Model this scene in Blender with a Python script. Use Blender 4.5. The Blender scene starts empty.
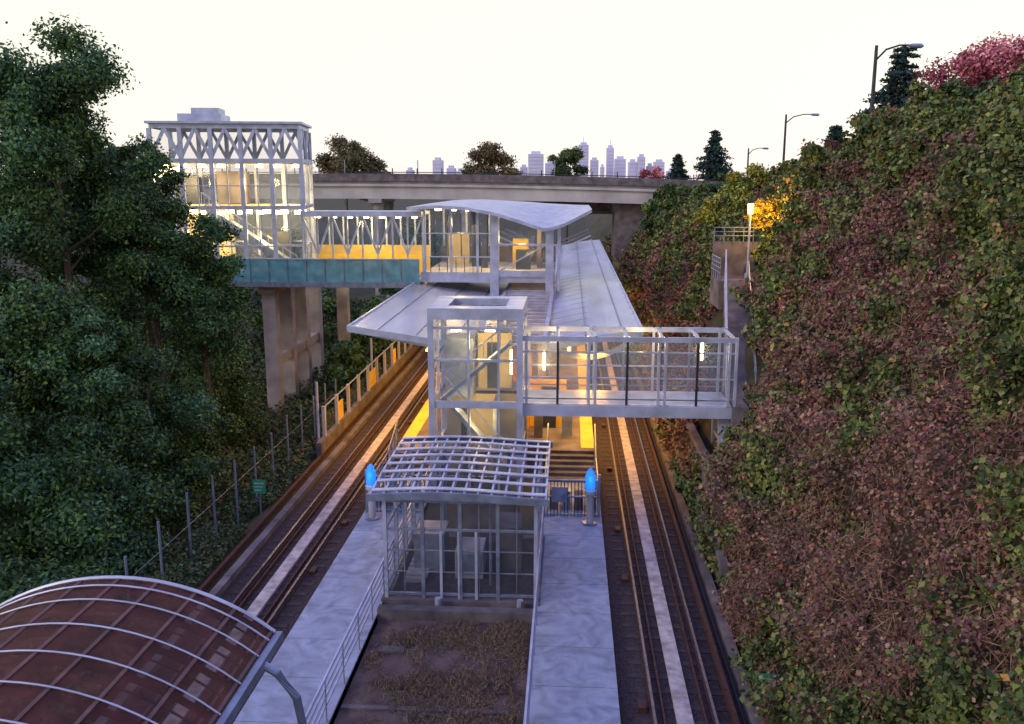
import bpy, math, random
import numpy as np
from mathutils import Vector
random.seed(3)
D=bpy.data; S=bpy.context.scene
# ---------------------------------------------------------------- helpers
def link(o): S.collection.objects.link(o); return o
def empty(name,loc=(0,0,0)):
    e=D.objects.new(name,None); e.location=loc; return link(e)
def nd(nt,t,**k):
    n=nt.nodes.new(t)
    for a,b in k.items(): setattr(n,a,b)
    return n
def material(name,col,rough=.6,metal=0,var=.25,scale=2.0,bump=0,col2=None,alpha=1,emit=None,es=0,spec=.4,detail=6,attr=False,bscale=None,stretch=None,dist=0):
    m=D.materials.new(name); m.use_nodes=True; nt=m.node_tree; p=nt.nodes['Principled BSDF']
    p.inputs['Roughness'].default_value=rough; p.inputs['Metallic'].default_value=metal
    p.inputs['Specular IOR Level'].default_value=spec
    p.inputs['Alpha'].default_value=alpha
    if attr:
        a=nd(nt,'ShaderNodeAttribute',attribute_name='Col'); nt.links.new(a.outputs['Color'],p.inputs['Base Color'])
    else:
        tc=nd(nt,'ShaderNodeTexCoord'); no=nd(nt,'ShaderNodeTexNoise'); no.inputs['Scale'].default_value=scale; no.inputs['Detail'].default_value=detail
        no.inputs['Distortion'].default_value=dist
        src=tc.outputs['Object']
        if stretch:
            mp=nd(nt,'ShaderNodeMapping'); mp.inputs['Scale'].default_value=stretch; nt.links.new(src,mp.inputs[0]); src=mp.outputs[0]
        nt.links.new(src,no.inputs['Vector'])
        r=nd(nt,'ShaderNodeValToRGB'); r.color_ramp.elements[0].position=.3; r.color_ramp.elements[1].position=.7
        c1=col2 if col2 else tuple(c*(1-var) for c in col)
        r.color_ramp.elements[0].color=(*c1,1); r.color_ramp.elements[1].color=(*[min(1,c*(1+var*.4)) for c in col],1)
        nt.links.new(no.outputs['Fac'],r.inputs[0]); nt.links.new(r.outputs[0],p.inputs['Base Color'])
        if bump:
            b=nd(nt,'ShaderNodeBump'); b.inputs['Strength'].default_value=bump; b.inputs['Distance'].default_value=.05
            n2=nd(nt,'ShaderNodeTexNoise'); n2.inputs['Scale'].default_value=bscale or scale*6; n2.inputs['Detail'].default_value=8
            nt.links.new(tc.outputs['Object'],n2.inputs['Vector']); nt.links.new(n2.outputs['Fac'],b.inputs['Height']); nt.links.new(b.outputs[0],p.inputs['Normal'])
    if emit: p.inputs['Emission Color'].default_value=(*emit,1); p.inputs['Emission Strength'].default_value=es
    return m
M={}
M['white']=material('white_painted_steel',(.50,.54,.70),.35,.2,.3,1.5)
M['roof']=material('roof_membrane',(.50,.54,.70),.3,.3,.4,.5,stretch=(1,.25,1))
M['steel']=material('galvanised_steel',(.27,.32,.43),.4,.4,.35,3)
M['dark']=material('dark_steel',(.04,.045,.06),.5,.3,.4,3)
M['concl']=material('pale_concrete',(.50,.48,.48),.85,0,.3,.4,bump=.3)
M['conc']=material('concrete',(.37,.35,.38),.85,0,.4,.8,bump=.3)
M['concd']=material('concrete_stained',(.18,.155,.165),.9,0,.55,1.2,bump=.3)
M['walk']=material('walkway_concrete',(.38,.42,.52),.75,0,.38,1.3,bump=.3,dist=1.4,detail=9)
M['ballast']=material('ballast',(.07,.048,.052),.95,0,.6,14,bump=1,bscale=20,col2=(.022,.016,.019))
M['rail']=material('rail_steel',(.22,.17,.17),.35,.7,.3,5)
M['rust']=material('rusty_steel',(.10,.045,.037),.7,.3,.5,8)
M['strip']=material('track_slab',(.55,.48,.46),.85,0,.45,3.5,bump=.2)
M['tie']=material('dark_tie',(.066,.05,.053),.9,0,.5,5)
M['glass']=material('clear_glass',(.36,.44,.54),.06,0,.1,1,alpha=.12,spec=.8)
M['teal']=material('teal_glass',(.15,.42,.52),.15,0,.4,1.6,alpha=.8,spec=.7)
M['brownpc']=material('bronze_polycarbonate',(.15,.045,.032),.5,0,.6,2.2,alpha=.5,spec=.2,dist=1)
M['purlin']=material('brown_purlin',(.15,.075,.065),.6,.1,.4,4)
M['mesh']=material('wire_mesh',(.20,.24,.32),.5,.4,.3,3,alpha=.10)
M['yel']=material('yellow_panel',(.74,.48,.06),.6,0,.25,1)
M['cream']=material('interior_lining',(.5,.40,.22),.7,0,.3,1)
M['orange']=material('orange_wall',(.70,.30,.03),.6,0,.25,2)
M['lampw']=material('lamp_warm',(1,.9,.6),.5,emit=(1,.80,.40),es=22)
M['lampo']=material('lamp_orange',(1,.7,.3),.5,emit=(1,.50,.10),es=10)
M['lampb']=material('lamp_blue',(.05,.2,.8),.4,emit=(.01,.14,1),es=1.6)
M['soil']=material('dry_soil',(.17,.115,.10),.95,0,.5,1.5,bump=1,bscale=15,col2=(.07,.05,.046))
M['leaf']=material('leaves',(0,0,0),.65,attr=True,spec=.25)
M['bark']=material('bark',(.09,.07,.055),.9,0,.4,4,bump=.5)
M['green']=material('green_sign_face',(.02,.30,.16),.5,0,.1,3)
M['city']=material('haze_tinted_facade',(.66,.65,.84),.8,0,.12,.02)  # aerial haze is painted into the facade colour, no volume
M['cityd']=material('haze_tinted_windows',(.57,.57,.80),.6,0,.12,.02)  # window bands also carry the distance haze in their colour
M['black']=material('dark_opening',(.02,.02,.025),.8)
class B:
    def __init__(s): s.v=[];s.f=[];s.m=[];s.mats=[]
    def mi(s,k):
        if k not in s.mats: s.mats.append(k)
        return s.mats.index(k)
    def poly(s,vs,fs,k):
        o=len(s.v); s.v+=[tuple(q) for q in vs]; i=s.mi(k)
        for f in fs: s.f.append([o+j for j in f]); s.m.append(i)
    def box(s,a,b,k):
        x0,y0,z0=[min(a[i],b[i]) for i in range(3)]; x1,y1,z1=[max(a[i],b[i]) for i in range(3)]
        s.poly([(x0,y0,z0),(x1,y0,z0),(x1,y1,z0),(x0,y1,z0),(x0,y0,z1),(x1,y0,z1),(x1,y1,z1),(x0,y1,z1)],
          [(0,3,2,1),(4,5,6,7),(0,1,5,4),(1,2,6,5),(2,3,7,6),(3,0,4,7)],k)
    def beam(s,a,b,w,h,k):
        a=Vector(a);b=Vector(b);d=(b-a).normalized(); up=Vector((0,0,1)) if abs(d.z)<.95 else Vector((0,1,0))
        r=d.cross(up).normalized()*w/2; u=r.cross(d).normalized()*h/2
        vs=[a-r-u,a+r-u,a+r+u,a-r+u,b-r-u,b+r-u,b+r+u,b-r+u]
        s.poly(vs,[(0,1,2,3),(4,7,6,5),(0,4,5,1),(1,5,6,2),(2,6,7,3),(3,7,4,0)],k)
    def tube(s,pts,r,k,n=8):
        pts=[Vector(p) for p in pts]; rs=r if isinstance(r,(list,tuple)) else [r]*len(pts)
        vs=[];fs=[]
        for i,p in enumerate(pts):
            d=(pts[min(i+1,len(pts)-1)]-pts[max(i-1,0)]).normalized()
            up=Vector((0,0,1)) if abs(d.z)<.9 else Vector((0,1,0))
            a=d.cross(up).normalized(); c=a.cross(d)
            for j in range(n):
                t=2*math.pi*j/n; vs.append(p+a*rs[i]*math.cos(t)+c*rs[i]*math.sin(t))
        for i in range(len(pts)-1):
            for j in range(n):
                fs.append((i*n+j,i*n+(j+1)%n,(i+1)*n+(j+1)%n,(i+1)*n+j))
        fs.append(tuple(range(n))[::-1]); fs.append(tuple((len(pts)-1)*n+j for j in range(n)))
        s.poly(vs,fs,k)
    def sheet(s,rows,t,k):
        R=len(rows);C=len(rows[0]); vs=[p for r in rows for p in r]; n=len(vs)
        vs2=[(p[0],p[1],p[2]-t) for p in vs]; fs=[]
        for i in range(R-1):
            for j in range(C-1):
                a=i*C+j; fs.append((a,a+1,a+C+1,a+C)); fs.append((n+a,n+a+C,n+a+C+1,n+a+1))
        for j in range(C-1): fs.append((j,n+j,n+j+1,j+1)); a=(R-1)*C+j; fs.append((a,a+1,n+a+1,n+a))
        for i in range(R-1): a=i*C; fs.append((a,a+C,n+a+C,n+a)); a=i*C+C-1; fs.append((a,n+a,n+a+C,a+C))
        s.poly(vs+vs2,fs,k)
    def railing(s,a,b,h,k,sp=1.6,nr=3,r=.025):
        a=Vector(a);b=Vector(b);L=(b-a).length;n=max(1,round(L/sp))
        for i in range(n+1):
            p=a.lerp(b,i/n); s.tube([p,p+Vector((0,0,h))],r*1.2,k,6)
        for j in range(nr):
            z=Vector((0,0,h*(1-j/nr*.85))); s.tube([a+z,b+z],r if j else r*1.4,k,6)
    def build(s,name,par=None,smooth=False):
        me=D.meshes.new(name); me.from_pydata(s.v,[],s.f)
        for k in s.mats: me.materials.append(M[k])
        me.polygons.foreach_set('material_index',s.m); me.update()
        o=link(D.objects.new(name,me))
        if par: o.parent=par
        return o
def light(kind,loc,e,col,par,size=.3,sy=None,name='luminaire'):
    l=D.lights.new(name,kind); l.energy=e; l.color=col
    if kind=='AREA':
        l.size=size
        if sy: l.shape='RECTANGLE'; l.size_y=sy
    else: l.shadow_soft_size=size
    o=link(D.objects.new(name,l)); o.location=loc
    if par: o.parent=par
    return o
def vnoise(x,y,z,seed=0):
    def h(i,j,k):
        n=(i.astype(np.int64)*374761393+j.astype(np.int64)*668265263+k.astype(np.int64)*2147483647+seed*974634777)&0x7fffffff
        n=((n^(n>>13))*1274126177)&0x7fffffff
        return ((n^(n>>16))&0xffff)/65535.
    x=np.asarray(x,float);y=np.asarray(y,float);z=np.asarray(z,float)+0*x
    xi,yi,zi=np.floor(x),np.floor(y),np.floor(z); fx,fy,fz=x-xi,y-yi,z-zi
    fx=fx*fx*(3-2*fx);fy=fy*fy*(3-2*fy);fz=fz*fz*(3-2*fz)
    r=0
    for a in (0,1):
        for b in (0,1):
            for c in (0,1):
                r=r+h(xi+a,yi+b,zi+c)*(fx if a else 1-fx)*(fy if b else 1-fy)*(fz if c else 1-fz)
    return r
def fbm(x,y,z=0,seed=0,o=3):
    r=0;a=.5;t=0
    for i in range(o): r=r+a*vnoise(x*2**i,y*2**i,np.asarray(z)*2**i,seed+i);t+=a;a*=.5
    return r/t
def sstep(t): t=np.clip(t,0,1); return t*t*(3-2*t)
TOE=4.95
def ridge(y): return np.interp(y,[0,20,34,49,60,70,93,130,200],[16.2,16.2,15.7,15.0,13.0,11.8,10.0,9.3,9]),np.interp(y,[0,50,93,200],[16,15,12.5,13])
def ground(x,y,bumps=True):
    x=np.asarray(x,float)+0*np.asarray(y,float); y=np.asarray(y,float)+0*x
    rz,rx=ridge(y)
    u=(x-TOE)/(rx-TOE)
    n=fbm(x*.45,y*.3,0,5)-.5
    zr=rz*np.clip(u,0,1)**.92+np.clip(x-rx,0,16)*.04+ (n*2.1*np.clip(u*6,0,1) if bumps else 0)
    l=-11.7-x
    zl=-3*sstep(l/4)+8*sstep((l-16)/26)+(n*.8*np.clip(l,0,1) if bumps else 0)
    z=np.where(x>TOE,zr,np.where(x<-11.7,zl,0))
    f=sstep((y-220)/150); z=z*(1-f)+2.0*f
    fx=sstep((np.abs(x)-100)/150); z=z*(1-fx)+2*fx
    return z
xs=np.unique(np.concatenate([[-5000,-2500,-1200,-600,-300],np.arange(-180,-60,10),np.arange(-60,-12,1.),np.arange(-12,30,.5),np.arange(30,70,2),np.arange(70,180,10),[300,600,1200,2500,5000],[-11.7,TOE]]))
ys=np.unique(np.concatenate([[-1500,-500,-200],np.arange(-60,0,6),np.arange(0,110,.7),np.arange(110,240,3),np.arange(240,420,20),[500,700,1000,1600,2500,4000,6000]]))
X,Y=np.meshgrid(xs,ys); Z=ground(X,Y)
nx=len(xs);ny=len(ys)
v=np.stack([X.ravel(),Y.ravel(),Z.ravel()],1)
fs=[(j*nx+i,j*nx+i+1,(j+1)*nx+i+1,(j+1)*nx+i) for j in range(ny-1) for i in range(nx-1)]
me=D.meshes.new('ground'); me.from_pydata(v.tolist(),[],fs)
me.materials.append(material('earth',(.08,.06,.035),.95,0,.5,.6,bump=1,bscale=5,col2=(.03,.045,.018)))
me.polygons.foreach_set('use_smooth',[True]*len(fs)); link(D.objects.new('ground',me))
def quads(name,c,L,W,cols,rng,nb=None,nbw=0,direction=None,par=None):
    N=len(c)
    n=rng.normal(size=(N,3)); 
    if nb is not None: n=n+np.asarray(nb)*nbw
    n/=np.linalg.norm(n,axis=1,keepdims=True)+1e-9
    t=rng.normal(size=(N,3)) if direction is None else direction+rng.normal(size=(N,3))*.25
    t-= (t*n).sum(1,keepdims=True)*n; t/=np.linalg.norm(t,axis=1,keepdims=True)+1e-9
    b=np.cross(n,t)
    L=np.asarray(L).reshape(-1,1)*np.ones((N,1))/2; W=np.asarray(W).reshape(-1,1)*np.ones((N,1))/2
    V=np.stack([c-t*L,c+b*W+t*L*.1,c+t*L,c-b*W+t*L*.1],1).reshape(-1,3)
    me=D.meshes.new(name); me.vertices.add(4*N); me.vertices.foreach_set('co',V.ravel().astype(np.float32))
    me.loops.add(4*N); me.loops.foreach_set('vertex_index',np.arange(4*N,dtype=np.int32))
    me.polygons.add(N); me.polygons.foreach_set('loop_start',np.arange(0,4*N,4,dtype=np.int32))
    try: me.polygons.foreach_set('loop_total',np.full(N,4,dtype=np.int32))
    except Exception: pass
    me.update(calc_edges=True)
    ca=me.color_attributes.new('Col','FLOAT_COLOR','POINT')
    cc=np.ones((N,4),np.float32); cc[:,:3]=cols; ca.data.foreach_set('color',np.repeat(cc,4,axis=0).ravel())
    me.materials.append(M['leaf']); me.validate()
    o=link(D.objects.new(name,me))
    if par: o.parent=par
    return o
G1=[(.032,.082,.034),(.055,.12,.034),(.105,.19,.038),(.043,.10,.05),(.072,.15,.058)]
G2=[(.04,.085,.04),(.075,.12,.04),(.12,.155,.04)]
RED=[(.52,.14,.18),(.40,.10,.14),(.60,.26,.27)]
OLV=[(.14,.12,.055),(.19,.14,.06),(.11,.11,.05)]
def tree(name,x,y,top,rad,low,nl,ls,pal,seed,K=34,zb=None,trunk=.22):
    rng=np.random.default_rng(seed); zb=float(ground(x,y)) if zb is None else zb
    e=empty(name,(x,y,zb)); zc=(top+low)/2-zb; hz=(top-low)/2
    d=rng.normal(size=(K,3)); d/=np.linalg.norm(d,axis=1,keepdims=True)
    r=rng.random((K,1))**.4*.8
    cl=d*r*np.array([rad,rad,hz])+np.array([0,0,zc]); cr=rad*rng.uniform(.18,.36,K); cb=rng.random(K)
    idx=rng.integers(0,K,nl); dd=rng.normal(size=(nl,3)); dd/=np.linalg.norm(dd,axis=1,keepdims=True)
    rr=rng.random((nl,1))**.5*(1+.35*rng.normal(size=(nl,1))*.6)
    P=cl[idx]+dd*rr*cr[idx][:,None]*np.array([1,1,.7])
    pal=np.array(pal); pi=np.clip((cb[idx]*.6+rng.random(nl)*.5)*len(pal),0,len(pal)-1).astype(int)
    col=pal[pi]*(.6+.8*rng.random((nl,1)))*(.6+.8*cb[idx][:,None])
    quads(name+'_foliage',P,rng.uniform(.7,1.4,nl)*ls,rng.uniform(.5,.9,nl)*ls*.8,col,rng,nb=dd+np.array([0,0,.6]),nbw=1.,par=e)
    b=B(); h=zc+hz*.35
    b.tube([(0,0,-.3),(.1,0,h*.4),(0,.1,h*.75),(.05,.1,h)],[trunk,trunk*.8,trunk*.5,trunk*.2],'bark')
    for i in range(0,K,2):
        s=Vector((0,0,min(h*.95,max(h*.3,cl[i][2]-rad*.5)))); q=Vector(cl[i]); m=s.lerp(q,.5)+Vector((0,0,-.15*rad*.3))
        b.tube([s,m,q],[trunk*.35,trunk*.2,trunk*.06],'bark',5)
    b.build(name+'_trunk',e); return e
def fir(name,x,y,top,rad,seed,nl=9000,ls=.3,zb=None,rise=.12):
    rng=np.random.default_rng(seed); zb=float(ground(x,y)) if zb is None else zb
    e=empty(name,(x,y,zb)); H=top-zb; Pl=[]
    nt=24; b=B(); b.tube([(0,0,-.3),(0,0,H*.5),(0,0,H*.98)],[.25,.14,.02],'bark')
    for i in range(nt):
        t=rise+(.98-rise)*i/nt; R=rad*(1-t)**.8*rng.uniform(.75,1.2)+.15
        for k in range(11):
            a=rng.random()*6.283; q=R*rng.uniform(.6,1.15)
            n=int(nl/nt/11*(.4+1.3*(1-t)))+3; s=rng.random(n)
            px=np.cos(a)*q*s; py=np.sin(a)*q*s; pz=H*t-q*.30*s+.1*q*s*s
            P=np.stack([px,py,pz],1)+rng.normal(size=(n,3))*np.array([.1,.1,.08])*(R*.5+.3); Pl.append(P)
            b.tube([(0,0,H*t),(math.cos(a)*q,math.sin(a)*q,H*t-q*.2)],[.03,.01],'bark',4)
    P=np.concatenate(Pl); n=len(P); pal=np.array([(.03,.065,.06),(.045,.09,.07),(.025,.05,.05)])
    quads(name+'_needles',P,ls*rng.uniform(.6,1.3,n),ls*.45,pal[rng.integers(0,3,n)]*(.7+.6*rng.random((n,1))),rng,nb=(0,0,1),nbw=.5,par=e)
    b.build(name+'_trunk',e)
C=-3.25
WARM=(1,.68,.24)
# ---------------------------------------------------------------- track beds
for cx,nm in ((C+6.2,'railway_track'),(C-6.2,'railway_track')):
    b=B(); y0,y1=2,190; sd=1 if cx>C else -1
    b.box((cx-1.55,y0,-.2),(cx+1.55,y1,.05),'ballast')
    for i in range(int((120-10)/.7)):
        y=10+i*.7; b.box((cx-1.25,y,.03),(cx+1.25,y+.22,.062+.003*(i%3)),'tie')
    for o in (-.74,.74):
        b.box((cx+o-.07,y0,.075),(cx+o+.07,y1,.11),'rust'); b.box((cx+o-.035,y0,.11),(cx+o+.035,y1,.25),'rail')
    for o in (-.5,.5): b.box((cx+o-.025,y0,.08),(cx+o+.025,y1,.2),'rust')
    for i in range(90):
        y=y0+i*2.1; b.box((cx-.2,y,.075),(cx+.2,y+2.085,.16+.006*(i%2)),'strip')
    xk=cx+sd*1.62
    for i in range(60):
        y=y0+i*3.1; b.box((xk-.06,y,-.2),(xk+.2,y+3.08,.32+.012*(i%3)),'concd')
    b.box((xk-.5,y0,.12),(xk-.38,y1,.34),'rust')
    b.tube([(xk-.17*sd,y0,.1),(xk-.2*sd,60,.1),(xk-.17*sd,120,.1)],.035,'dark',6)
    for i in range(12):
        y=13+i*6.3+(i%3); b.box((cx-1.0*sd-.1,y,.05),(cx-1.0*sd+.1,y+.35,.2),'rust')
    b.build(nm)
# ---------------------------------------------------------------- walkways
for sd in (-1,1):
    b=B(); a=C+sd*2.35; c=C+sd*4.62
    for i in range(14):
        y=9+i*2.0
        b.box((a,y+.014,-.2),(c,y+1.986,.28),'walk')
    b.box((a,9,-.25),(c,37,.22),'concd')
    b.build('walkway')
    b=B(); b.railing((C+sd*2.42,14,.28),(C+sd*2.42,31,.28),1.1,'white',1.7,4,.03); 
    b.build('handrail')
for sd in (-1,1):
    b=B(); a=C+sd*2.4; c=C+sd*4.5
    for i in range(6): b.box((a,37+i*.4,.0),(c,37.4+i*.4-.003,.28+.13*(i+1)),'concd')
    b.railing((c,33,.28),(c,37,.28),1.1,'steel',1,5); b.railing((a,33,.28),(a,37,.28),1.1,'steel',1,5)
    b.railing((a,37,.3),(a,39.4,1.1),1.1,'steel',1,5); b.railing((c,37,.3),(c,39.4,1.1),1.1,'steel',1,5)
    b.build('platform_stairs')
    b=B()
    for k in range(17):
        x=a+(c-a)*k/16; b.tube([(x,32.9,.3),(x,32.9,1.75)],.018,'dark',5)
    for z in (.4,1.1,1.75): b.tube([(a,32.9,z),(c,32.9,z)],.035,'steel',6)
    b.box((a-.05,32.85,.28),(a+.05,32.95,2.0),'steel'); b.box((c-.05,32.85,.28),(c+.05,32.95,2.0),'steel')
    b.box((C+sd*3.0-.3,32.8,.9),(C+sd*3.0+.3,32.85,1.5),'steel')
    for k in range(4): b.box((a+.2*sd+k*.5*sd,33.6,.28),(a+(.2+k*.5+.32)*sd,34.2,.9+.15*(k%2)),'steel' if k%2 else 'concd')
    b.build('security_gate')
    e=empty('blue_lamp_post'); b=B(); px=C+sd*4.15
    b.tube([(px,32.2,.28),(px,32.2,.36)],.28,'steel',14); b.tube([(px,32.2,.36),(px,32.2,1.5)],.14,'concl',14)
    b.tube([(px,32.2,1.5),(px,32.2,1.62),(px,32.2,1.66)],[.22,.22,.14],'concl',14)
    b.tube([(px,32.2,1.66),(px,32.2,1.72),(px,32.2,2.2),(px,32.2,2.3)],[.13,.19,.19,.1],'lampb',14)
    b.tube([(px,32.2,2.3),(px,32.2,2.34),(px,32.2,2.46)],[.14,.14,.04],'lampb',14)
    b.build('post',e); light('POINT',(px,31.8,2.1),14,(.06,.3,1),e,.2)
# ---------------------------------------------------------------- planter
b=B(); b.box((C-2.3,10,-.1),(C+2.3,24.6,.1),'soil'); b.box((C-2.35,24.6,-.1),(C+2.35,24.95,.42),'concd'); b.box((C-2.28,19.9,-.1),(C+1.9,20.05,.16),'concd')
b.box((C+1.2,20.8,.09),(C+1.8,21.6,.14),'tie'); b.box((C-1.9,22.6,.09),(C-1.2,22.9,.2),'concd')
b.build('planting_bed')
rng=np.random.default_rng(7); n=36000
gx=rng.uniform(C-2.2,C+2.2,n); gy=rng.uniform(15,24.5,n); keep=(fbm(gx*1.3,gy*.9,0,9,4)+.10*(gx-C)/2.2+rng.normal(size=n)*.1)>.50; gx=gx[keep];gy=gy[keep];n=len(gx)
pal=np.array([(.24,.16,.10),(.17,.11,.07),(.11,.10,.05),(.30,.21,.14)])
quads('dry_grass',np.stack([gx,gy,.11+rng.random(n)*.10],1),rng.uniform(.1,.32,n),.018,pal[rng.integers(0,4,n)],rng,direction=np.array([0,0,.8])+rng.normal(size=(n,3))*.6)
# ---------------------------------------------------------------- vent pavilion
b=B(); x0,x1=C-2.25,C+2.35; y0,y1=25.6,30.6
b.box((x0-.15,y0-.2,-.1),(x1+.15,y1+.2,.35),'concd')
cx5=[x0,x0+1.15,x0+2.3,x0+3.45,x1]
for x in cx5:
    for y in (y0,y1): b.box((x-.055,y-.055,.35),(x+.055,y+.055,3.6),'steel' if x not in (x0,x1) else 'white')
for y in (y0+1.7,y0+3.35):
    for x in (x0,x1): b.box((x-.06,y-.06,.35),(x+.06,y+.06,3.6),'white')
for z in (.45,2.55,3.45):
    b.box((x0,y0-.04,z),(x1,y0+.04,z+.07),'steel'); b.box((x0,y1-.04,z),(x1,y1+.04,z+.07),'steel')
    b.box((x0-.04,y0,z),(x0+.04,y1,z+.065),'steel'); b.box((x1-.04,y0,z),(x1+.04,y1,z+.065),'steel')
b.box((x0,y0-.01,.54),(x1,y0+.01,3.45),'mesh'); b.box((x0,y1-.01,.54),(x1,y1+.01,3.45),'mesh')
b.box((x0-.01,y0,.54),(x0+.01,y1,3.45),'mesh'); b.box((x1-.01,y0,.54),(x1+.01,y1,3.45),'mesh')
for z in (1.2,1.9): b.box((x0,y0-.02,z),(x1,y0+.02,z+.025),'steel')
for x in np.arange(x0+.575,x1,1.15): b.box((x-.015,y0-.022,.54),(x+.015,y0+.022,3.45),'steel')
b.box((C-.58,y0-.07,.36),(C-.50,y0-.02,2.55),'white'); b.box((C+.58,y0-.07,.36),(C+.50,y0-.02,2.55),'white'); b.box((C-.03,y0-.07,.36),(C+.03,y0-.02,2.55),'white')
b.box((x0+.1,25.9,.351),(x1-.1,30.4,.37),'tie')
b.box((C-1.7,27.4,.36),(C-.7,28.6,1.7),'steel'); b.box((C-.3,27,.36),(C+.6,28.2,1.3),'conc'); b.box((C+1.0,27.6,.36),(C+1.8,29,1.9),'concd')
b.box((C-.25,26.97,.5),(C+.55,26.998,1.2),'steel'); b.box((C-.6,y1-1.0,.36),(C+1.6,y1-.4,2.2),'concd')
for i in range(7): b.box((C-1.9,26.6+i*.35,.36),(C-1.2,26.8+i*.35,.5),'conc')
b.tube([(C+.9,26.5,.4),(C+.9,26.5,3.4)],.05,'steel'); b.tube([(C-1.0,29.5,.4),(C-1.0,29.5,3.4)],.07,'steel')
for x in (C-.6,C+1.9): b.tube([(x,y0-.4,-.05),(x,y0-.4,.55)],.1,'white',10)
def cz(x,y): u=(y-25.4)/5.6; w=(x-x0)/(x1-x0); return 3.74+.12*math.sin(u*math.pi*.8)+.07*math.sin(w*4.2)
NX=14
for i in range(NX):
    x=C-2.6+i*5.25/(NX-1)
    pts=[(x,25.3+j*.7,cz(x,25.3+j*.7)) for j in range(9)]
    for j in range(8): b.beam(pts[j],pts[j+1],.06,.2,'white')
for j in range(8):
    y=25.5+j*.76
    for i in range(NX-1):
        xa=C-2.6+i*5.25/(NX-1); xb=xa+5.25/(NX-1); b.beam((xa,y,cz(xa,y)+.13),(xb,y,cz(xb,y)+.13),.2,.03,'white')
for y in (25.28,31.0):
    for i in range(8):
        xa=C-2.7+i*5.45/8; xb=xa+5.45/8; b.beam((xa,y,cz(xa,y)-.02),(xb,y,cz(xb,y)-.02),.1,.22,'steel')
b.build('ventilation_pavilion')
# ---------------------------------------------------------------- elevator tower
e=empty('elevator_tower'); b=B(); x0,x1,y0,y1=-5.45,-1.9,35,38.7
for x in (x0,-3.95,-2.75,x1):
    for y in (y0,y1): 
        w=.12 if x in (x0,x1) else .045
        b.box((x-w,y-w,.2),(x+w,y+w,7.6),'white')
for x in (x0,x1): b.box((x-.06,36.84,.2),(x+.06,36.96,7.6),'white')
for z in (2.0,4.0,5.9,7.2):
    h=.28 if z==4.0 else .1
    for y in (y0,y1): b.box((x0,y-.07,z),(x1,y+.07,z+h),'white')
    for x in (x0,x1): b.box((x-.07,y0,z),(x+.07,y1,z+h-.005),'white')
b.box((x0,y0-.01,.3),(x1,y0+.01,7.2),'glass'); b.box((x0,y1-.01,.3),(x1,y1+.01,7.2),'glass'); b.box((x0-.01,y0,.3),(x0+.01,y1,7.2),'glass')
b.box((x0-.12,y0-.12,7.6),(x1+.12,y0+.7,8.05),'white'); b.box((x0-.12,y1-.7,7.6),(x1+.12,y1+.12,8.05),'white')
b.box((x0-.12,y0+.7,7.6),(x0+.6,y1-.7,8.045),'white'); b.box((x1-.6,y0+.7,7.6),(x1+.12,y1-.7,8.045),'white')
b.box((x0+.6,y0+.7,7.55),(x1-.6,y1-.7,7.75),'black')
for i in range(3): b.tube([(x0+1.1+i*.65,37.2,7.75),(x0+1.1+i*.65,37.2,7.9)],.16,'steel',10)
b.box((x0+.3,36.8,4.05),(x0+1.5,38.2,6.5),'steel')
b.beam((x0+.3,35.5,4.2),(x1-.4,35.5,6.6),.7,.14,'steel'); b.beam((x1-.3,36.3,.8),(x0+.4,36.3,4.1),.8,.16,'steel')
b.beam((x0+.3,35.2,5.2),(x1-.4,35.2,7.5),.05,.06,'white'); b.beam((x1-.3,35.9,1.9),(x0+.4,35.9,5.1),.05,.06,'white')
for k in range(9):
    t=k/8; b.tube([(x0+.4+t*2.7,35.2,4.3+t*2.3),(x0+.4+t*2.7,35.2,5.3+t*2.3)],.018,'white',5)
b.box((x0+.1,y0+.1,4.02),(x1-.1,y0+.45,4.15),'conc'); b.box((x0+.1,38.0,4.02),(x1-.1,38.6,4.15),'conc')
b.box((x0+.2,37.9,.3),(x1-.2,38.5,3.9),'cream'); b.box((x0+.9,37.2,.3),(x0+1.1,37.8,3.4),'dark'); b.box((x1-1.2,36.4,.3),(x1-1.05,37.7,3.9),'steel')
b.box((x0+1.6,37.8,4.2),(x1-.5,38.2,6.6),'cream'); b.box((x0+2.0,37.7,4.2),(x0+2.5,37.79,6.2),'dark')
for z,xx in ((6.9,-4.6),(6.9,-3.2),(3.7,-4.4),(3.7,-2.8)): b.box((xx-.2,36.3,z),(xx+.2,36.4,z+.07),'lampw')
b.box((-2.35,36.0,5.2),(-2.27,36.08,6.2),'lampw')
b.build('glass_tower',e)
light('POINT',(-3.5,36.2,6.5),170,WARM,e,.3); light('POINT',(-3.5,36,3.2),140,WARM,e,.3)
# ---------------------------------------------------------------- footbridge to hill
e=empty('footbridge'); b=B(); xa,xb=-1.85,6.55; ya,yb=35.1,37.6
b.box((xa,ya,3.85),(xb,yb,4.2),'white'); b.box((xa,ya-.06,3.7),(xb,ya-.003,4.15),'white')
for yy in (ya,yb):
    b.box((xa,yy-.06,6.75),(xb,yy+.06,6.95),'white'); b.box((xa,yy-.03,5.25),(xb,yy+.03,5.31),'white')
    b.box((xa,yy-.03,6.3),(xb,yy+.03,6.36),'white' if yy==ya else 'steel'); b.box((xa,yy-.03,4.4),(xb,yy+.03,4.45),'steel')
    n=6
    for i in range(n+1):
        x=xa+.08+(xb-xa-.16)*i/n
        if i%2==0: 
            for o in (-.13,.13): b.box((x+o-.05,yy-.07,4.2),(x+o+.05,yy+.07,6.95),'white')
        else: b.box((x-.045,yy-.05,4.2),(x+.045,yy+.05,6.75),'dark' if yy==ya else 'steel')
    b.box((xa,yy-.008,4.25),(xb,yy+.008,6.3),'glass')
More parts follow.
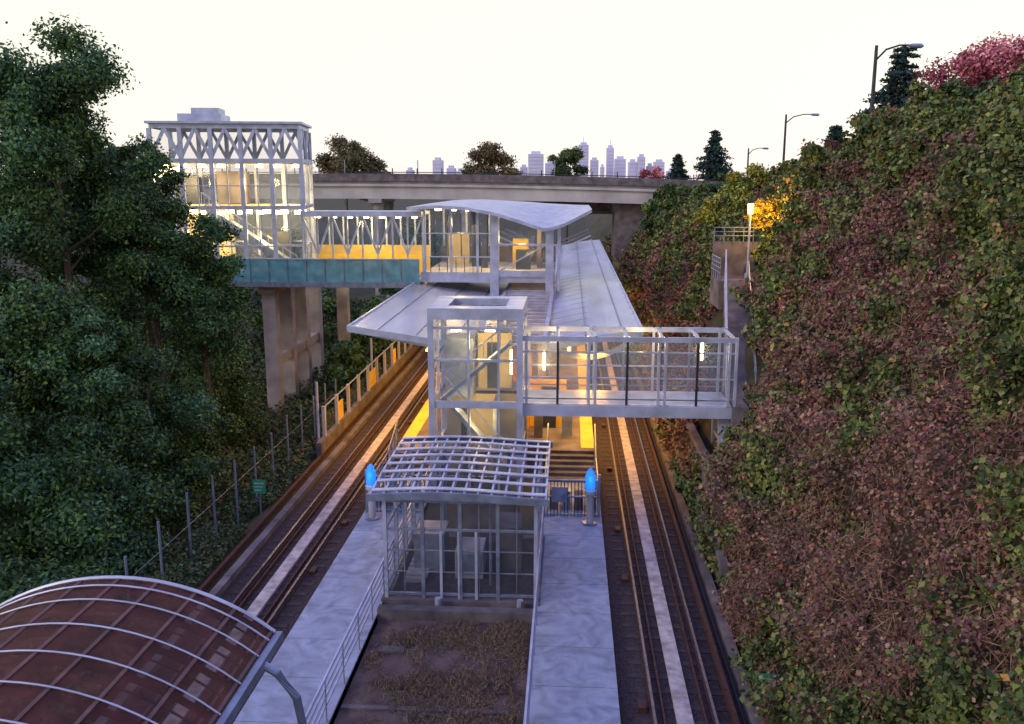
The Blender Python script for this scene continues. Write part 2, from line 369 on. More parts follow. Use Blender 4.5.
for i in range(7): x=xa+(xb-xa)*i/6; b.box((x-.05,ya,6.8),(x+.05,yb,6.9),'white')
for (x,z) in ((-1.0,5.1),(5.6,5.6)): b.box((x-.04,yb-.2,z),(x+.04,yb-.12,z+.8),'lampw')
for x in (.9,2.4,3.8): b.box((x-.12,36.2,6.66),(x+.12,36.4,6.74),'lampw')
b.box((6.1,35.4,0),(6.5,35.7,3.8),'white'); b.box((6.1,37,0),(6.5,37.3,3.8),'white'); b.beam((6.3,35.55,1.5),(6.3,37.15,3.7),.1,.1,'white')
for z in (1.6,2.6): b.box((6.15,35.3,z),(6.45,37.4,z+.12),'white')
b.box((xb-.05,ya-.15,3.2),(xb+.6,yb+.2,4.2),'concd')
b.build('deck_and_frame',e); light('POINT',(-.6,36.6,6.3),80,WARM,e,.3); light('POINT',(3.0,36.4,6.4),70,WARM,e,.2)
b=B(); A=(7.1,36.5,4.2); P2=(8.9,48.5,7.7)
b.beam((A[0],A[1],A[2]-.15),(P2[0],P2[1],P2[2]-.15),1.3,.3,'concd')
b.railing((A[0]-.6,A[1],A[2]),(P2[0]-.6,P2[1],P2[2]),1.7,'white',.8,8)
b.railing((A[0]+.6,A[1],A[2]),(P2[0]+.6,P2[1],P2[2]),1.1,'steel',1.6,2)
b.box((8.0,48.5,6.2),(10.6,51.5,7.7),'concd'); b.box((8.1,51.5,6.2),(10.9,51.8,9.6),'concd'); b.railing((8.05,48.6,7.7),(8.05,51.4,7.7),1.2,'steel',.7,4)
b.railing((8.1,51.4,9.6),(10.8,51.4,9.6),.8,'steel',.5,3)
b.build('hillside_stair')
b=B(); 
for i in range(8):
    y=27+i*4.2; b.box((4.95,y,-.1),(5.2,y+4.15,1.05+.12*(i%2)),'concd')
b.box((5.3,31,-.1),(5.6,41,2.4),'concd')
b.build('retaining_wall')
# ---------------------------------------------------------------- platform
e=empty('station_platform'); b=B()
b.box((C-4.5,39.4,0),(C+4.5,135,1.05),'concd')
for sd in (-1,1): b.box((C+sd*4.5,39.5,.95),(C+sd*3.9,134,1.06),'yel')
for i in range(12):
    y=46+i*7.5
    for sd in (-1,1):
        x=C+sd*1.9; b.box((x-.2,y-.2,1.05),(x+.2,y+.2,5.2),'white')
        b.beam((x,y,4.4),(C+sd*5.9,y,6.2),.14,.2,'white')
b.box((C-1.6,42.5,1.05),(C+1.4,46,4.4),'orange'); b.box((C+1.41,43,1.05),(C+3.2,43.2,3.4),'yel')
b.box((C-.9,42.4,1.05),(C-.1,42.497,3.2),'dark'); b.box((C+.3,42.4,1.05),(C+1.1,42.497,3.2),'concd')
b.box((C+2.0,42.8,1.05),(C+2.7,42.99,3.1),'dark')
b.box((C+1.7,41,1.05),(C+2.1,41.4,2.5),'concd'); b.box((C+3.0,41.5,1.05),(C+3.5,41.7,2.9),'steel')
b.box((C-3.3,43.4,1.05),(C-1.61,43.6,3.6),'yel')
for i in range(14):
    y=41+i*5
    for sd in (-1,1): b.box((C+sd*3.3-.08,y,5.15),(C+sd*3.3+.08,y+1.6,5.24),'lampo')
b.build('platform',e)
for i,y in enumerate((44,58,78)):
    for sd in (-1,1):
        light('AREA',(C+sd*4.4,y,5.3),850,(1,.47,.07),e,1.2,9)
light('POINT',(C+2.4,40.6,3.5),160,(1,.55,.10),e,.3)
# canopy wings
b=B()
rows=[]
for i in range(15):
    y=39.2+i*4.2
    xo=-9.95; xi=C-.9
    rows.append([(xo+(xi-xo)*t,y+(1-t)*.6,6.45-.75*math.sin(t*1.57)) for t in (0,.15,.35,.6,.8,1)])
b.sheet(rows,.16,'roof')
rows=[]
for i in range(16):
    y=39.6+i*4.2; xi=C+2.35; xo=3.3
    rows.append([(xi+(xo-xi)*t,y+t*.6,5.75+.6*math.sin(t*1.57)) for t in (0,.2,.4,.65,.85,1)])
b.sheet(rows,.16,'roof')
for i in range(0,30):
    y=40.8+i*2.1
    for t0,t1 in ((0,.4),(.4,1)):
        z0=5.75+.6*math.sin(t0*1.57); z1=5.75+.6*math.sin(t1*1.57)
        xi=C+2.35;w=3.3-xi; b.beam((xi+w*t0,y+t0*.6,z0),(xi+w*t1,y+t1*.6,z1),.04,.04,'roof')
for t in (.2,.5,.8):
    x=-9.95+(C-.9+9.95)*t; z=6.47-.75*math.sin(t*1.57); b.beam((x,39.9,z),(x,98,z),.05,.05,'steel')
for t in (.4,.8):
    x=C+2.35+(3.3-C-2.35)*t; b.beam((x,39.9,5.79+.6*math.sin(t*1.57)),(x,102.4,5.79+.6*math.sin(t*1.57)),.05,.06,'steel')
b.beam((-9.97,39.7,6.42),(-9.97,98.4,6.42),.12,.22,'white'); b.beam((3.34,40.1,6.3),(3.34,102.9,6.3),.12,.22,'white')
b.beam((-9.95,39.75,6.4),(C-.9,39.15,5.66),.1,.3,'white'); b.beam((C+2.35,39.55,5.7),(3.3,40.15,6.3),.1,.3,'white')
pp=[(C+2.35+(3.3-C-2.35)*t,40.4,5.55-.75*math.sin(t*3.14)+.6*t) for t in np.linspace(0,1,9)]
for i in range(8): b.beam(pp[i],pp[i+1],.15,.22,'white')
for x in (C-.8,C+2.2): b.beam((x,39.3,5.85),(x,102,5.85),.2,.3,'white')
for i in range(50): y=39.5+i*1.25; b.beam((C-.8,y,5.92),(C+2.2,y,5.92),.14,.14,'white')
b.box((C-.7,39.4,5.74),(C+2.1,102,5.76),'glass')
b.build('platform_canopy')
# ---------------------------------------------------------------- track side wall
e=empty('trackside_wall'); b=B()
b.box((-11.75,40,-.2),(-11.5,110,.9),'concd')
for i in range(24):
    y=41+i*2.4; b.box((-11.7,y,.9),(-11.55,y+.16,2.4),'concl'); b.box((-11.66,y+.2,.95),(-11.6,y+(1.3 if i%2 else 2.1),1.9),'yel' if i%3==1 else 'mesh')
b.tube([(-11.62,41,2.35),(-11.62,98,2.35)],.04,'steel',6)
for y in (41,53,66): b.tube([(-11.9,y,-.3),(-11.9,y,3.6)],.07,'white',8)
b.build('wall',e)
# ---------------------------------------------------------------- concourse
e=empty('station_concourse'); b=B()
X0,X1,Y0,Y1=-9.5,-1.0,58,67
b.box((X0,Y0,6.75),(X1,Y1,7.05),'conc'); b.box((X0-.1,Y0-.12,6.5),(X1+.1,Y0-.003,7.15),'white')
RX=[-10.4,-8.5,-6.5,-4.5,-2.8,-1.5,-.3,.6,1.4]
def rz(x,y=58): 
    f=float(np.interp(x,RX,[11.3,11.45,11.35,11.0,10.45,10.0,10.35,10.8,11.2])); g=float(np.interp(x,RX,[11.3,11.55,11.6,11.5,11.4,11.3,11.25,11.2,11.2]))
    t=min(1,max(0,(y-56.4)/9)); return f*(1-t)+g*t
rows=[]
for i in range(9):
    y=56.4+i*1.4; rows.append([(x,y+(.035*(x+4.5)**2 if i<4 else 0)*(1-i/4),rz(x,y)) for x in np.linspace(-10.4,1.4,28)])
b.sheet(rows,.2,'white')
for x in (-9.3,-7.6,-5.9): 
    for y in (Y0,Y1): b.box((x-.07,y-.07,7.05),(x+.07,y+.07,rz(x,y)-.2),'white')
b.box((-5.05,57.6,1.05),(-4.5,58.2,rz(-4.8)-.2),'white'); b.box((-1.5,57.6,1.05),(-1.0,58.2,9.95),'white'); b.box((-.75,57.7,6),(-.55,57.9,10.05),'white')
b.box((-4.5,57.7,6.9),(-1.5,58.0,7.3),'white'); b.box((-4.5,57.7,8.9),(-1.5,57.9,9.0),'white')
b.beam((-4.4,57.75,7.3),(-1.6,57.75,8.9),.08,.1,'white')
for z in (8.1,9.6): b.box((X0,Y0-.05,z),(-5.05,Y0+.05,z+.07),'white')
b.box((X0,Y0-.01,7.15),(-5.05,Y0+.01,10.9),'glass'); b.box((-4.5,Y0+.29,7.3),(-1.5,Y0+.31,9.8),'glass'); b.box((X1-.01,Y0,7.1),(X1+.01,Y1,9.8),'glass')
for x in np.arange(X0+.55,-5.1,.55): b.box((x-.02,Y0-.03,7.15),(x+.02,Y0+.03,8.1),'dark')
for x in np.arange(X0+.85,-5.1,.85): b.box((x-.025,Y0-.03,8.1),(x+.025,Y0+.03,10.9),'dark')
b.box((-8.8,65,7.05),(-7.2,65.8,9.2),'cream'); b.box((-4.0,64,7.05),(-2.9,65,8.9),'yel'); b.box((-6.0,62,7.05),(-5.6,62.3,9),'dark')
b.box((-3.6,61,7.05),(-2.6,61.2,8.4),'dark'); b.box((X0,Y1-.1,7.05),(X1,Y1,8.2),'concd'); b.box((-6.8,63,7.05),(-6.3,64.5,9.9),'dark'); b.box((-2.2,62,7.05),(-1.9,64,9.9),'concd')
for (x,y) in ((-8.6,59.3),(-7.6,59.3),(-6.6,59.4),(-8.2,61.5),(-7,61.5),(-5.8,61.5),(-4.0,60),(-3,60),(-8,64),(-6.4,64),(-4.4,64)):
    z=rz(x,y)-.42; b.tube([(x,y,z),(x,y,z+.16)],.2,'lampw',10)
for i in range(16): b.box((-4.3,50+i*.36,1.05+.28*i),(-1.7,50.36+i*.36-.003,1.3+.28*i),'conc')
b.build('concourse_building',e)
light('POINT',(-7.3,60.5,10.2),480,WARM,e,.3); light('POINT',(-3.2,60.6,9.2),320,WARM,e,.3)
# ---------------------------------------------------------------- west entrance building
OX,OY=-17.8,60.0
e=empty('station_entrance_building',(OX,OY,0)); e.rotation_euler=(0,0,math.radians(9)); b=B(); X0,X1,Y0,Y1=-9.6,0,0,5.0
b.box((X0,Y0,16.3),(X1,Y1,16.6),'white'); b.box((X0-.2,Y0-.2,16.6),(X1+.2,Y1+.2,16.75),'white')
b.box((-8.0,1,16.75),(-5.2,4,17.3),'white'); b.box((-7.2,1.4,17.3),(-5.4,3.4,17.7),'white')
cols=np.linspace(X0,X1,6)
for x in cols:
    for y in (Y0,Y1): b.box((x-.13,y-.13,6.4),(x+.13,y+.13,16.3),'white')
b.box((X1-.12,2.4,6.4),(X1+.12,2.6,16.3),'white')
for z,h in ((14.1,.28),(11.1,.22),(8.6,.12),(6.4,.4)):
    for y in (Y0,Y1): b.box((X0,y-.1,z),(X1,y+.1,z+h),'white')
    b.box((X1-.1,Y0,z),(X1+.1,Y1,z+h-.01),'white')
for i in range(5):
    a,c=cols[i],cols[i+1]; m=(a+c)/2
    for y in (Y0,Y1):
        b.beam((a,y,14.4),(m,y,16.3),.14,.2,'white'); b.beam((m,y,16.3),(c,y,14.4),.14,.2,'white')
for i in range(2):
    a=i*2.5; b.beam((X1,a,14.4),(X1,a+1.25,16.3),.14,.2,'white'); b.beam((X1,a+1.25,16.3),(X1,a+2.5,14.4),.14,.2,'white')
for x in np.arange(X0+.96,X1,.96): b.box((x-.03,Y0-.05,6.8),(x+.03,Y0+.05,14.1),'white')
for z in (9.8,12.6): b.box((X0,Y0-.04,z),(X1,Y0+.04,z+.06),'white')
b.box((X0,Y0-.01,6.8),(X1,Y0+.01,16.2),'glass'); b.box((X1-.01,Y0,6.8),(X1+.01,Y1,16.2),'glass'); b.box((X0,Y1-.01,6.8),(X1,Y1+.01,14),'glass')
b.box((X0,Y0+.2,6.45),(X1,Y1-.2,6.75),'conc'); b.box((X0,3,11.1),(-2.7,Y1-.2,11.35),'cream'); b.box((X0,Y0+.3,14.05),(X1,Y1-.3,14.12),'cream')
b.box((X0+.5,4.3,6.75),(-5.5,4.7,11),'cream'); b.box((-6.2,3.2,11.4),(-4.2,4.4,13.6),'concd'); b.box((-9.1,3.5,11.4),(-7.5,4.4,13.2),'dark'); b.box((-3.2,4.0,6.75),(-1.4,4.5,9.4),'dark')
b.beam((-6.7,1.3,11.2),(-.6,1.3,6.9),1.3,.5,'steel'); b.beam((-6.7,.6,12.2),(-.6,.6,7.9),.06,.08,'white'); b.beam((-7.4,1,10.2),(-1.2,1,6.8),.1,.14,'white')
for k in range(14):
    t=k/13; b.tube([(-6.7+6.1*t,.6,11.3-4.3*t),(-6.7+6.1*t,.6,12.2-4.3*t)],.025,'white',5)
for x in np.arange(-9.2,-.2,1.25):
    b.box((x-.25,1.2,13.85),(x+.25,1.4,14.03),'lampw'); b.box((x-.25,3.2,10.7),(x+.25,3.4,10.95),'lampw'); b.box((x-.2,.6,10.75),(x+.2,.8,10.95),'lampw')
b.box((X0-.3,.4,13.2),(X0+1.9,.5,13.8),'lampw')
b.build('glass_hall',e)
for x,z in ((-8,12.8),(-3,12.8),(-7,9.3),(-2.5,9.3)): light('POINT',(x,1.9,z),560,WARM,e,.3)
# link bridge
e=empty('link_bridge'); b=B(); xa,xb=-17.6,-9.6
b.box((-28.2,58.6,6.1),(-9.6,62.2,6.45),'concd'); b.box((xa,58.8,10.75),(xb,62.2,10.95),'white'); b.box((xa,58.6,10.65),(xb,58.797,11.0),'white')
n=8
for i in range(16):
    x=-28.2+i*1.24
    if x<-10: b.box((x+.02,57.55,6.5),(x+1.22,57.58,7.95),'teal'); b.box((x-.03,57.5,6.2),(x+.02,57.62,8.0),'steel')
b.box((-28.2,57.45,6.15),(-9.6,58.6,6.5),'steel'); b.box((-28.2,57.5,7.95),(-9.6,57.6,8.03),'white')
for i in range(n+1):
    x=xa+(xb-xa)*i/n
    for y in (59,62): b.box((x-.05,y-.05,6.45),(x+.05,y+.05,10.75),'white')
    if i<n:
        x2=xa+(xb-xa)*(i+1)/n
        if i%2: b.beam((x,59,8.2),(x2,59,10.7),.09,.12,'white')
        else: b.beam((x,59,10.7),(x2,59,8.2),.09,.12,'white')
b.box((xa,61.9,6.5),(xb,61.95,8.6),'yel')
b.box((xa,59,8.2),(xb,59.02,10.6),'glass')
for x in np.arange(xa+.6,xb,1.1): b.box((x-.16,60.5,10.5),(x+.16,60.8,10.68),'lampw')
b.build('covered_bridge',e)
light('POINT',(-13.5,60.4,10.0),400,WARM,e,.3)
b=B()
for x in (-20.0,):
    for y in (59,62.5,66,69.5):
        b.box((x-.45,y-.4,-4),(x+.45,y+.4,5.6),'conc')
    b.box((x-.6,58.3,5.6),(x+.6,70.5,6.08),'conc'); b.box((x-.3,59.4,.6),(x+.3,69.3,1.2),'conc')
b.box((-26.5,62,-4),(-25.7,62.8,6.0),'conc'); b.box((-17.6,67,-4),(-16.8,67.8,6.0),'conc')
b.build('concrete_pier_frame')
# ---------------------------------------------------------------- highway bridge
b=B()
def hb(x): return 13.35-.0004*(x+30)**2
xsb=np.linspace(-95,24,40)
for i in range(39):
    a,c=xsb[i],xsb[i+1]; za,zc=hb(a),hb(c); ya,yc=112,112
    for (dz,h,dy,k) in ((-.95,.3,-.3,'concl'),(-1.85,1.5,0,'concl'),(.0,.9,-.2,'concd'),(.62,.1,-.25,'dark')):
        b.beam((a,ya+dy,za+dz),(c,yc+dy,zc+dz),.4,h,k)
    b.beam((a,ya+5,za-.7),(c,yc+5,zc-.7),10,.5,'conc')
    b.beam((a,ya+10,za-.2),(c,yc+10,zc-.2),.4,1.4,'concd')
    b.box((a-.06,ya-.3,za+.4),(a+.06,ya-.2,za+1.1),'dark')
for x in (-60,-42,-24,-13):
    for dy in (1.5,8): b.tube([(x,112+dy,-3),(x,112+dy,hb(x)-2.6)],.7,'conc',14)
    b.box((x-.8,111.5,hb(x)-3.1),(x+.8,121,hb(x)-2.62),'conc')
b.box((5.6,113.5,0),(14,121,hb(6)-2.62),'concd')  # abutment and back wall added to darken the space under the deck
b.box((-11.9,120.5,8.6),(5.55,121.2,hb(6)-2.62),'concd')
for x in (-29,-19.5,-2): b.tube([(x,117,12),(x,117,15.5)],.06,'steel',6)
b.build('highway_bridge')
# ---------------------------------------------------------------- barrel canopy foreground
e=empty('barrel_roof_walkway'); b=B(); xc,hw,R,zt=-6.35,2.22,3.6,7.42
def arc(y,dz=0,n=20,h=hw): return [(xc+h*(2*i/n-1),y,zt+dz-(R-math.sqrt(R*R-(h*(2*i/n-1))**2))) for i in range(n+1)]
b.sheet([arc(1.6+i*1.0) for i in range(11)],.015,'brownpc')
for i in range(16):
    y=11.6-i*.68
    b.tube(arc(y,.022),.012 if i else .028,'white',6); b.tube(arc(y-.03,-.09),.045,'rust',6)
    if i: b.tube(arc(y+.34,-.03),.016,'purlin',5)
b.tube(arc(11.35,.022),.014,'white',6)
for f in (-.98,-.75,-.5,-.25,0,.25,.5,.75,.98):
    x=hw*f; z=zt-(R-math.sqrt(R*R-x*x)); b.box((xc+x-.028,1.6,z-.16),(xc+x+.028,11.6,z+.012),'purlin')
b.box((xc+hw,1.6,6.52),(xc+hw+.10,11.65,6.66),'steel'); b.box((xc-hw-.10,1.6,6.52),(xc-hw,11.65,6.66),'steel')
for y in (10.9,7.4,3.9):
    for s in (1,-1):
        x=xc+s*hw; b.tube([(x,y,6.6),(x+s*.25,y,6.45),(x+s*.5,y,6.1),(x+s*.58,y,5.6),(x+s*.58,y,0)],.06,'steel',10)
b.box((xc-2.2,1.6,3.9),(xc+2.2,11.4,4.15),'concd')
for i in range(14):
    y=2+i*.7; b.box((xc-1.9,y,4.16),(xc-1.4,y+.3,4.2),'strip'); b.box((xc+.2,y+.2,4.16),(xc+1.5,y+.27,4.18),'rust')
for x in (xc-1.2,xc+1.2): b.railing((x,2,4.15),(x,11.3,4.15),1.05,'rust',.9,4)
for x in (xc-2,xc+2):
    b.box((x-.2,9.6,-2.5),(x+.2,10,3.9),'conc'); b.box((x-.2,3,-2.5),(x+.2,3.4,3.9),'conc')
b.build('roof_and_frame',e)
# ---------------------------------------------------------------- fence posts, signs
b=B()
for i in range(12):
    y=24+i*2.2; x=-12.9; z=float(ground(x,y)); b.tube([(x,y,z-.2),(x,y,z+2.9)],.045,'steel',7)
b.tube([(-12.9,24,1.4),(-12.9,48,1.4)],.008,'steel',4)
b.build('chain_fence')
def sign(x,y,z,h,w):
    b=B(); b.tube([(x,y,z),(x,y,z+h)],.03,'steel',6); b.box((x-w/2,y-.05,z+h-.55),(x+w/2,y-.03,z+h),'green')
    for k in range(3): b.box((x-w*.38,y-.056,z+h-.15-k*.14),(x+w*(.38-.1*k),y-.0505,z+h-.11-k*.14),'strip')
    b.build('green_sign')
sign(-12.1,33.2,.0,1.4,.5); sign(4.95,20.3,.1,1.15,.5)
# ---------------------------------------------------------------- street lamps
def lamp(x,y,top,arm):
    z=float(ground(x,y))-.3; b=B()
    b.tube([(x,y,z),(x,y,z+.4)],.22,'steel',10)
    b.tube([(x,y,z+.4),(x,y,top-.6),(x,y,top)],[.15,.11,.10],'dark',10)
    b.tube([(x,y,top-.9),(x+arm*.3,y,top-.25),(x+arm*.7,y,top),(x+arm,y,top)],[.06,.06,.055,.05],'dark',8)
    s=1 if arm>0 else -1
    b.tube([(x+arm-.1*s,y,top-.02),(x+arm+.2*s,y,top-.04),(x+arm+.7*s,y,top-.06),(x+arm+.85*s,y,top-.05)],[.07,.14,.15,.05],'steel',10)
    b.build('street_lamp')
lamp(18.9,60,21.2,2.0); lamp(22.7,100,19.8,2.6); lamp(25.6,135,17.5,2.0)
e=empty('path_lamp'); b=B(); x,y=9.75,50; z=7.7
b.tube([(x,y,z),(x,y,z+.3)],.14,'white',10); b.tube([(x,y,z+.3),(x,y,z+3.5)],.055,'white',8)
b.tube([(x,y,z+3.5),(x,y,z+4.05)],[.13,.16],'lampo',10); b.tube([(x,y,z+4.05),(x,y,z+4.1),(x,y,z+4.3)],[.3,.3,.05],'dark',12)
for k in range(4):
    a=k*1.57; b.beam((x+.17*math.cos(a),y+.17*math.sin(a),z+3.4),(x+.17*math.cos(a),y+.17*math.sin(a),z+4.1),.02,.02,'dark')
b.build('post_lantern',e); light('POINT',(x+.5,y-.3,z+3.8),420,(1,.5,.06),e,.15)
# ---------------------------------------------------------------- skyline
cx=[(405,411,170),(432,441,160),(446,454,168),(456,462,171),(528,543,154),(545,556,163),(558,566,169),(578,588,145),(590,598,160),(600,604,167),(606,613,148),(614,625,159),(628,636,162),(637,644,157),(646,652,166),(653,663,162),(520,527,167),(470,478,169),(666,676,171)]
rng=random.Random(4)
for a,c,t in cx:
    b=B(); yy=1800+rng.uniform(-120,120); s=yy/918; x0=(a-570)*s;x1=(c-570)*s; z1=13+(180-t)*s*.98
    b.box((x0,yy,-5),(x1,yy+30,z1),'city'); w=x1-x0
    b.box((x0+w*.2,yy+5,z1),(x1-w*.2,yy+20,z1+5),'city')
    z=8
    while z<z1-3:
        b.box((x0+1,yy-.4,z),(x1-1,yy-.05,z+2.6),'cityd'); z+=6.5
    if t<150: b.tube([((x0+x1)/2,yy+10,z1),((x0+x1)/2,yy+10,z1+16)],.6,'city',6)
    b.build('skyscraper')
# ---------------------------------------------------------------- hillside foliage
rng=np.random.default_rng(11); N=480000
y=12*np.exp(rng.random(N)*math.log(150/12)); rzv,rxv=ridge(y)
u=rng.random(N)*1.18; x=TOE+.15+u*(rxv-TOE)
z=ground(x,y)
k=~((x<8.3)&(y>34.6)&(y<39)&(x>5.9)) & ~((np.abs(x-(7.1+(y-36.5)*.15))<.8)&(y>36)&(y<49)) & ~((x>7.8)&(x<10.8)&(y>47)&(y<51.9)&(z<9.5))
x=x[k];y=y[k];z=z[k];u=u[k];n=len(x)
cl=fbm(x*.6,y*.6,z*.6,21,4); cl2=fbm(x*1.3,y*1.3,z*1.3,31,2)
h=np.abs(rng.normal(size=n))*.14+np.clip(cl2-.38,0,1)*3.8*rng.random(n)**.5
P=np.stack([x-h*.75,y,z+h*.6],1)
red=.20*np.exp(-((u-.50)/.2)**2)*np.exp(-((y-32)/13)**2)
g=(u-.42)*.85+(cl-.5)*4.4+(fbm(x*.16,y*.16,z*.16,77,2)-.5)*1.8+.03+ .25*np.clip((30-y)/12,0,1)*np.clip(.5-u,0,1)-red+.15*np.clip((y-50)/25,0,1)+.22*np.clip((u-.62)*6,0,1)
isg=(g+rng.normal(size=n)*.28)>0
gp=np.array([(.08,.125,.034),(.115,.16,.038),(.17,.20,.045),(.055,.09,.03),(.22,.22,.075)]); bp=np.array([(.22,.10,.09),(.15,.07,.075),(.27,.15,.10),(.17,.11,.07),(.32,.20,.12),(.25,.07,.065)])
low=np.clip(1-u*1.7,0,1)
bi=np.where(rng.random(n)<.2+low*.5,rng.choice([2,3,4],n),rng.choice([0,1,2,3,5,0,1],n))
tone=(.35+1.3*fbm(x*.9,y*.9,z*.9,55,3))[:,None]
col=np.where(isg[:,None],gp[rng.integers(0,5,n)],bp[bi])*(.6+.8*rng.random((n,1)))*tone
o=rng.random(n)<.012; col[o]=(.42,.22,.06)
dist=np.clip(y/30,.6,3); ls=np.where(isg,.19,.14)*rng.uniform(.6,1.4,n)*dist**.6
quads('ivy_and_brambles',P,ls,ls*.75,col,rng,nb=(-.8,-.2,.9),nbw=.8)
N=36000; y=12*np.exp(rng.random(N)*math.log(80/12)); rzv,rxv=ridge(y); u=rng.random(N)**1.6*.7; x=TOE+.1+u*(rxv-TOE); z=ground(x,y)
k=(fbm(x*.6,y*.6,z*.6,21,4)<.48)&~((x<10.8)&(y>34.6)&(y<52)&(x>5.9)); x=x[k];y=y[k];z=z[k];n=len(x)
col=np.array([(.36,.25,.15),(.25,.14,.10),(.30,.17,.10)])[rng.integers(0,3,n)]*(.5+.7*rng.random((n,1)))
quads('dead_stems',np.stack([x-.2-.25*rng.random(n),y,z+.2+.35*rng.random(n)],1),rng.uniform(.25,.8,n),.02,col,rng,nb=(-.8,0,.6),nbw=1,direction=np.array([-.4,-.2,-.5])+rng.normal(size=(n,3))*.7)
N=130000; y=17*np.exp(rng.random(N)*math.log(110/17)); x=-11.9-rng.random(N)**1.3*20; z=ground(x,y); k=fbm(x*.6,y*.6,0,3)>.30; x=x[k];y=y[k];z=z[k];n=len(x)
hh=fbm(x*.4,y*.4,0,8)
col=np.array([(.06,.11,.04),(.09,.13,.04),(.11,.10,.05),(.045,.09,.045)])[rng.integers(0,4,n)]*(.6+.8*rng.random((n,1)))
quads('undergrowth',np.stack([x,y,z+.1+(.3+2.0*hh)*rng.random(n)**1.3*np.clip((-11.9-x)/1.5,.2,1)],1),rng.uniform(.12,.3,n)*np.clip(y/40,.8,2),.13*np.clip(y/40,.8,2),col,rng,nb=(0,0,1),nbw=.7)
# ---------------------------------------------------------------- trees
T=[(-21.9,38,20.4,3.9,8,56000),(-26.5,40,21.5,4.2,6,34000),(-19.5,41,15.2,2.9,5,40000),(-22.5,34,12.5,4.4,0,56000),(-21.6,47.5,8.6,3.9,-2,50000),(-25,52,11,4.0,0,26000),
   (-17.6,29,4.5,3.7,-3,50000),(-17.9,36,6.6,3.2,-3,46000),(-15.9,22.5,2.9,3.5,-3.2,46000),(-21.5,27,9.5,4.2,-2,46000),(-24,44,16,3.6,5,34000),(-18.8,42,5.5,2.7,-3,30000),(-19,33,9.5,2.8,1,34000),
   (-17.9,42.5,12.2,2.5,3,34000),(-20.5,50,5,3.2,-3.5,26000),(-21.6,44.5,16.2,2.5,8,26000)]
for i,(x,y,t,r,l,n) in enumerate(T): tree('broadleaf_tree',x,y,t,r,l,n,.19,G1,100+i,K=46)
for i,(x,y,t,r,l) in enumerate([(-24,84,9,6,-2),(-15.5,90,7,4,-2),(-32,78,10,6,-1),(-15.5,74,3.5,3,-2.5),(-40,95,12,7,0),(-18,104,10,5,-1),(-24,76,5,4,-3),(-14.6,61,1.2,2.2,-3),(-15.5,66,2.5,2.6,-3)]): tree('broadleaf_tree',x,y,t,r,l,9000,.42,G1,200+i,K=24)
for i,(x,y,t,r,l) in enumerate([(-42,170,22,6.5,10),(-14.8,170,20.8,6.4,9),(-.5,170,20.2,4.2,9),(-38,175,18,5,8)]): tree('broadleaf_tree',x,y,t,r,l,16000,.5,OLV if i!=2 else G2,300+i,K=34)
for i,(x,y,t,r,l) in enumerate([(11.5,103,13.6,2.8,8.5),(11,126,15.2,2.2,11),(16,150,14,4,8),(14.8,100,13.6,2.8,9),(18,110,14.0,3,9),(9.3,98,11.0,2.2,7)]): tree('broadleaf_tree',x,y,t,r,l,7000,.42,RED if i==1 else G2,400+i,K=20)
tree('red_maple_tree',31.5,72,24.5,5.4,14.5,38000,.3,RED,500,K=50)
tree('red_maple_tree',38,76,24,5,14.5,18000,.3,RED,501,K=30)
YG=[(.24,.28,.04),(.36,.32,.05),(.15,.20,.04)]
tree('glow_tinted_shrub',11.1,51.2,12.6,1.4,9.8,7000,.17,[(.40,.28,.04),(.32,.25,.04)],510,K=16)  # yellow lamp glow painted into the leaf palette
tree('yellow_shrub',12.4,64,14.2,2.0,10.4,8000,.25,YG,511,K=16); tree('yellow_shrub',11.6,70,12.6,2.2,9.0,8000,.25,YG,512,K=16)
tree('hedge_shrub',17,52,16.6,2.0,13.6,7000,.25,G2,513,K=16); tree('hedge_shrub',15.5,58,14.8,1.8,12.5,6000,.25,G2,514,K=16); tree('hedge_shrub',16.5,40,17.2,1.6,14.8,7000,.22,G2,515,K=16)
fir('fir_tree',27.5,80,24.4,5.6,601,22000,.4); fir('fir_tree',20,130,20.2,4.4,602,12000,.5); fir('fir_tree',15.0,130,16.8,3.0,603,8000,.5); fir('fir_tree',23.5,84,18,3.2,604,10000,.4)
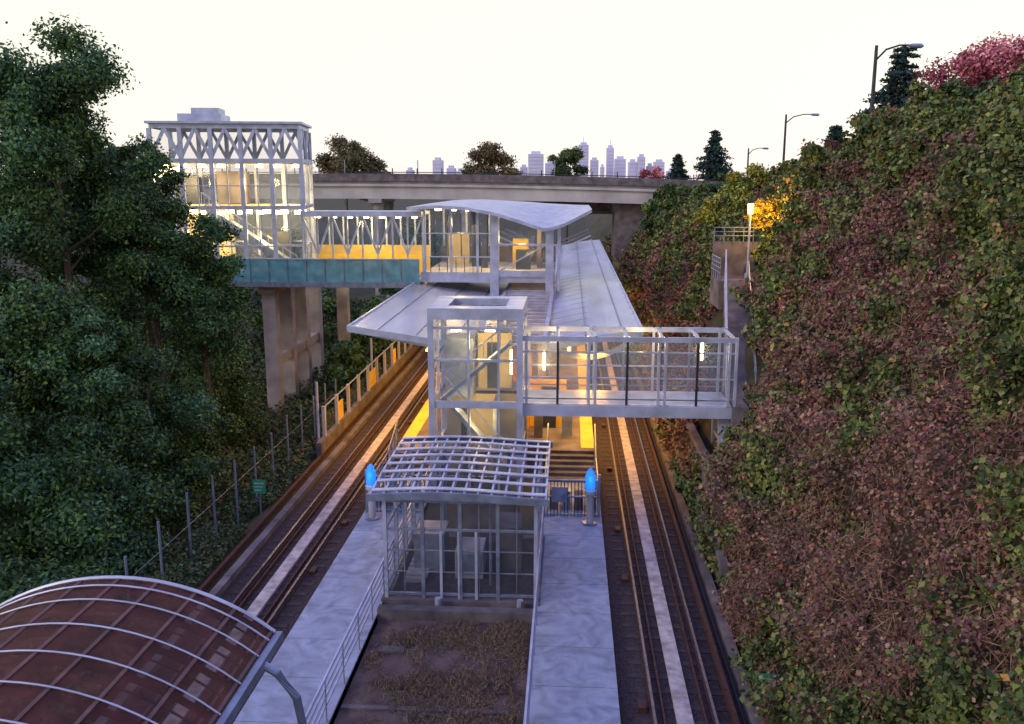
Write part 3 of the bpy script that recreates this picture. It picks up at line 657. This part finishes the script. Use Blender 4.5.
# ---------------------------------------------------------------- world / sun
w=D.worlds.new('World'); S.world=w; w.use_nodes=True; nt=w.node_tree; nt.nodes.clear()
out=nd(nt,'ShaderNodeOutputWorld'); add=nd(nt,'ShaderNodeAddShader'); b1=nd(nt,'ShaderNodeBackground'); b2=nd(nt,'ShaderNodeBackground')
sky=nd(nt,'ShaderNodeTexSky'); sky.sky_type='NISHITA'; sky.sun_disc=False; sky.sun_elevation=math.radians(24); sky.sun_rotation=math.radians(239)
b1.inputs[1].default_value=.02; nt.links.new(sky.outputs[0],b1.inputs[0])
tc=nd(nt,'ShaderNodeTexCoord'); sp=nd(nt,'ShaderNodeSeparateXYZ'); nt.links.new(tc.outputs['Generated'],sp.inputs[0])
r=nd(nt,'ShaderNodeValToRGB'); nt.links.new(sp.outputs[2],r.inputs[0])
r.color_ramp.elements[0].position=0; r.color_ramp.elements[0].color=(.96,.85,.82,1)
r.color_ramp.elements[1].position=1; r.color_ramp.elements[1].color=(.30,.36,.95,1)
for p,c in ((.04,(1,.91,.82,1)),(.10,(1,.96,.80,1)),(.26,(1,.97,.79,1)),(.42,(.56,.55,.88,1))):
    q=r.color_ramp.elements.new(p); q.color=c
nt.links.new(r.outputs[0],b2.inputs[0]); b2.inputs[1].default_value=1.06
nt.links.new(b1.outputs[0],add.inputs[0]); nt.links.new(b2.outputs[0],add.inputs[1]); nt.links.new(add.outputs[0],out.inputs[0])
sl=D.lights.new('sun','SUN'); sl.energy=.95; sl.angle=math.radians(12); sl.color=(1,.82,.64); so=link(D.objects.new('sun',sl))
d=Vector((.80,.48,-.42)); so.rotation_euler=d.to_track_quat('-Z','Y').to_euler()
# ---------------------------------------------------------------- camera
cam=D.cameras.new('camera'); cam.lens=31.64; cam.sensor_width=36; cam.clip_end=8000; co=link(D.objects.new('camera',cam))
co.location=(0,0,13); co.rotation_euler=(math.radians(90-11.43),0,math.radians(3.62)); S.camera=co
S.view_settings.view_transform='Standard'; S.view_settings.look='None'; S.view_settings.exposure=0
